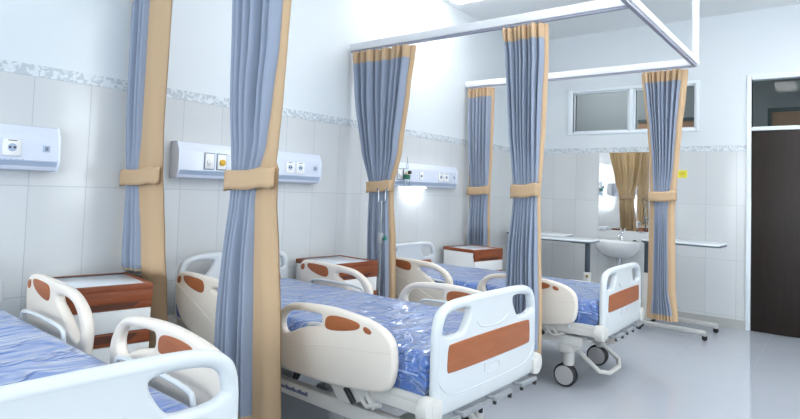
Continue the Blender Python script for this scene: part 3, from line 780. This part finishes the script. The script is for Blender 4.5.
# ------------------------------------------------------------------ wash basin, mirror, sticker, drip stand
wb = thing('wash_basin', 'white ceramic wash basin on the tiled back wall below the mirror', 'wash basin', (1.365, D, .0))
def basin():
    f = MB()
    n = 48
    def outline(a, sx, sy, yc):
        c_, s_ = math.cos(a), math.sin(a)
        x = sx*math.copysign(abs(c_)**.8, c_); y = yc+sy*math.copysign(abs(s_)**.8, s_)
        return x, min(y, -.003)
    rows = [(.07, .07, -.15, .655), (.15, .12, -.17, .675), (.215, .17, -.19, .72), (.255, .20, -.205, .79), (.268, .215, -.212, .845), (.268, .215, -.212, .858), (.255, .205, -.212, .864),
            (.228, .165, -.225, .858), (.21, .15, -.228, .80), (.15, .11, -.228, .745), (.05, .04, -.228, .73)]
    rings = [[f.bm.verts.new((*outline(2*PI*k/n, sx, sy, yc), z)) for k in range(n)] for sx, sy, yc, z in rows]
    for A, B in zip(rings, rings[1:]):
        for k in range(n): f.bm.faces.new((A[k], A[(k+1) % n], B[(k+1) % n], B[k]))
    f.bm.faces.new(rings[0][::-1]); f.bm.faces.new(rings[-1])
    return f.build('bowl', M['ceramic'], wb, 50, 0)
basin()
f = MB(); f.lathe([(.024, .862), (.02, .872), (.018, .94), (.02, .955), (.012, .965)], (0, -.055, 0), 'Z', 16); f.tube([(0, -.055, .92), (0, -.12, .925), (0, -.165, .905)], .011, 10); f.tube([(0, -.055, .96), (.0, -.085, 1.0)], .008, 8)
f.build('tap', M['chrome'], wb)
f = MB(); f.lathe([(.02, .862), (.022, .868), (.016, .874)], (.15, -.045, 0), 'Z', 14); f.build('plug', M['black'], wb)
f = MB(); f.tube(arc_path([(0, -.15, .67), (0, -.15, .50), (0, -.13, .46), (0, -.09, .46), (0, -.07, .50), (0, -.04, .53), (0, -.002, .53)], 2), .02, 12); f.lathe([(.032, .61), (.032, .66)], (0, -.15, 0), 'Z', 16); f.build('waste_trap', M['chrome'], wb)

mr = thing('mirror', 'rectangular frameless wall mirror above the basin, reflecting tan curtains', 'mirror', (1.362, D, 1.455))
f = MB(); f.box(-.298, .298, -.010, -.001, -.478, .478, .001); f.build('mirror_plate', M['mirror'], mr, 20)
for x in (-.24, .22):
    f = MB(); f.box(x-.035, x+.035, -.018, -.0, -.492, -.475, .002); f.build('mirror_bracket', M['chrome'], mr)
f = MB(); f.box(-.30, .30, -.014, -.001, .476, .484, .001); f.build('top_strip', M['alu'], mr, 20)

st = thing('wall_sticker', 'small yellow notice stuck on the tiled wall right of the curtain', 'sticker', (2.018, D, 1.673))
f = MB(); f.box(-.052, .052, -.0015, -.0002, -.044, .044); f.build('paper', M['stick'], st, 0)
f = MB()
for k, (a, c) in enumerate(((-.03, .025), (-.036, .034), (-.03, .03), (-.02, .016))): f.box(a, c, -.0019, -.0015, .018-k*.015, .023-k*.015)
f.build('printed_lines', M['stickink'], st, 0)

iv = thing('drip_stand', 'slim chrome drip stand in front of the tied curtain by the middle cabinet', 'drip stand', (.65, 3.44, 0))
f = MB(); f.tube([(0, 0, .10), (0, 0, .98)], .0125, 12); f.build('lower_pole', M['polished'], iv)
f = MB(); f.tube([(0, 0, .96), (0, 0, 1.29)], .008, 10); f.build('upper_pole', M['polished'], iv)
f = MB(); f.lathe([(.02, .955), (.022, .965), (.022, 1.03), (.016, 1.04)], (0, 0, 0), 'Z', 14); f.lathe([(.012, .02), (.012, .035)], (0, 0, 1.0), 'X', 12); col_ = f.build('collar', M['greysteel'], iv)
f = MB(); f.lathe([(.016, .033), (.019, .04), (.016, .052)], (0, 0, 1.0), 'X', 12); f.build('collar_knob', M['green'], col_)
for sx in (-1, 1):
    f = MB(); f.tube(arc_path([(0, 0, 1.27), (sx*.03, 0, 1.275), (sx*.034, 0, 1.30), (sx*.034, 0, 1.37), (sx*.045, 0, 1.385), (sx*.056, 0, 1.37)], 2), .005, 8); f.build('hook', M['polished'], iv)
f = MB(); f.lathe([(.03, .085), (.03, .12), (.016, .125)], (0, 0, 0), 'Z', 16); f.build('base_hub', M['greysteel'], iv)
for k in range(5):
    a = math.radians(-100+50*k); dx, dy = math.cos(a), math.sin(a); q = .20
    f = MB(); f.tube([(dx*.02, dy*.02, .10), (dx*q, dy*q, .065)], .011, 8); lg = f.build('base_leg', M['alu'], iv)
    f = MB(); f.lathe([(.014, -.01), (.024, -.007), (.024, .007), (.014, .01)], (dx*q, dy*q, .0245), 'Y', 14); f.box(dx*q-.006, dx*q+.006, dy*q-.014, dy*q+.014, .03, .062); f.build('caster', M['black'], lg)

# ------------------------------------------------------------------ light
w = bpy.data.worlds.new('sky'); scene.world = w; w.use_nodes = True
nt = w.node_tree; nt.nodes['Background'].inputs[0].default_value = (.96, .98, 1, 1); nt.nodes['Background'].inputs[1].default_value = 5.5
def portal(loc, rot, sx, sy):
    l = bpy.data.lights.new('window_portal', 'AREA'); l.shape = 'RECTANGLE'; l.size = sx; l.size_y = sy; l.cycles.is_portal = True
    o = bpy.data.objects.new('window_portal', l); C.objects.link(o); o.location = loc; o.rotation_euler = rot
for a, c in RW: portal((XR+.12, (a+c)/2, (RZ0+RZ1)/2), (0, PI/2, 0), RZ1-RZ0, c-a)
for a, c in NW: portal(((a+c)/2, YN-.12, (RZ0+RZ1)/2), (PI/2, 0, 0), c-a, RZ1-RZ0)
cl = bpy.data.lights.new('corridor_lamp', 'POINT'); cl.energy = 14; cl.shadow_soft_size = .15  # unseen fill light added to brighten the corridor walls behind the transoms
o = bpy.data.objects.new('corridor_lamp', cl); C.objects.link(o); o.location = (.6, 8.3, 3.1)

# ------------------------------------------------------------------ camera
cam = bpy.data.cameras.new('camera'); co = bpy.data.objects.new('camera', cam); C.objects.link(co)
r = Vector((.78877372, .61375429, .03378901)); u = Vector((.00069380, -.05585868, .99843844)); fw = Vector((-.61468328, .78751856, .04448568))
mw = Matrix(((r.x, u.x, -fw.x, 3.50224), (r.y, u.y, -fw.y, 0), (r.z, u.z, -fw.z, 1.37324), (0, 0, 0, 1)))
co.matrix_world = mw
cam.sensor_width = 36; cam.lens = 571.15*36/800; cam.shift_y = (165.02-209.5)/800; cam.clip_start = .02
scene.camera = co
scene.view_settings.view_transform = 'Standard'; scene.view_settings.look = 'None'
scene.view_settings.gamma = 1; scene.view_settings.use_curve_mapping = False
scene.view_settings.exposure = 0.58
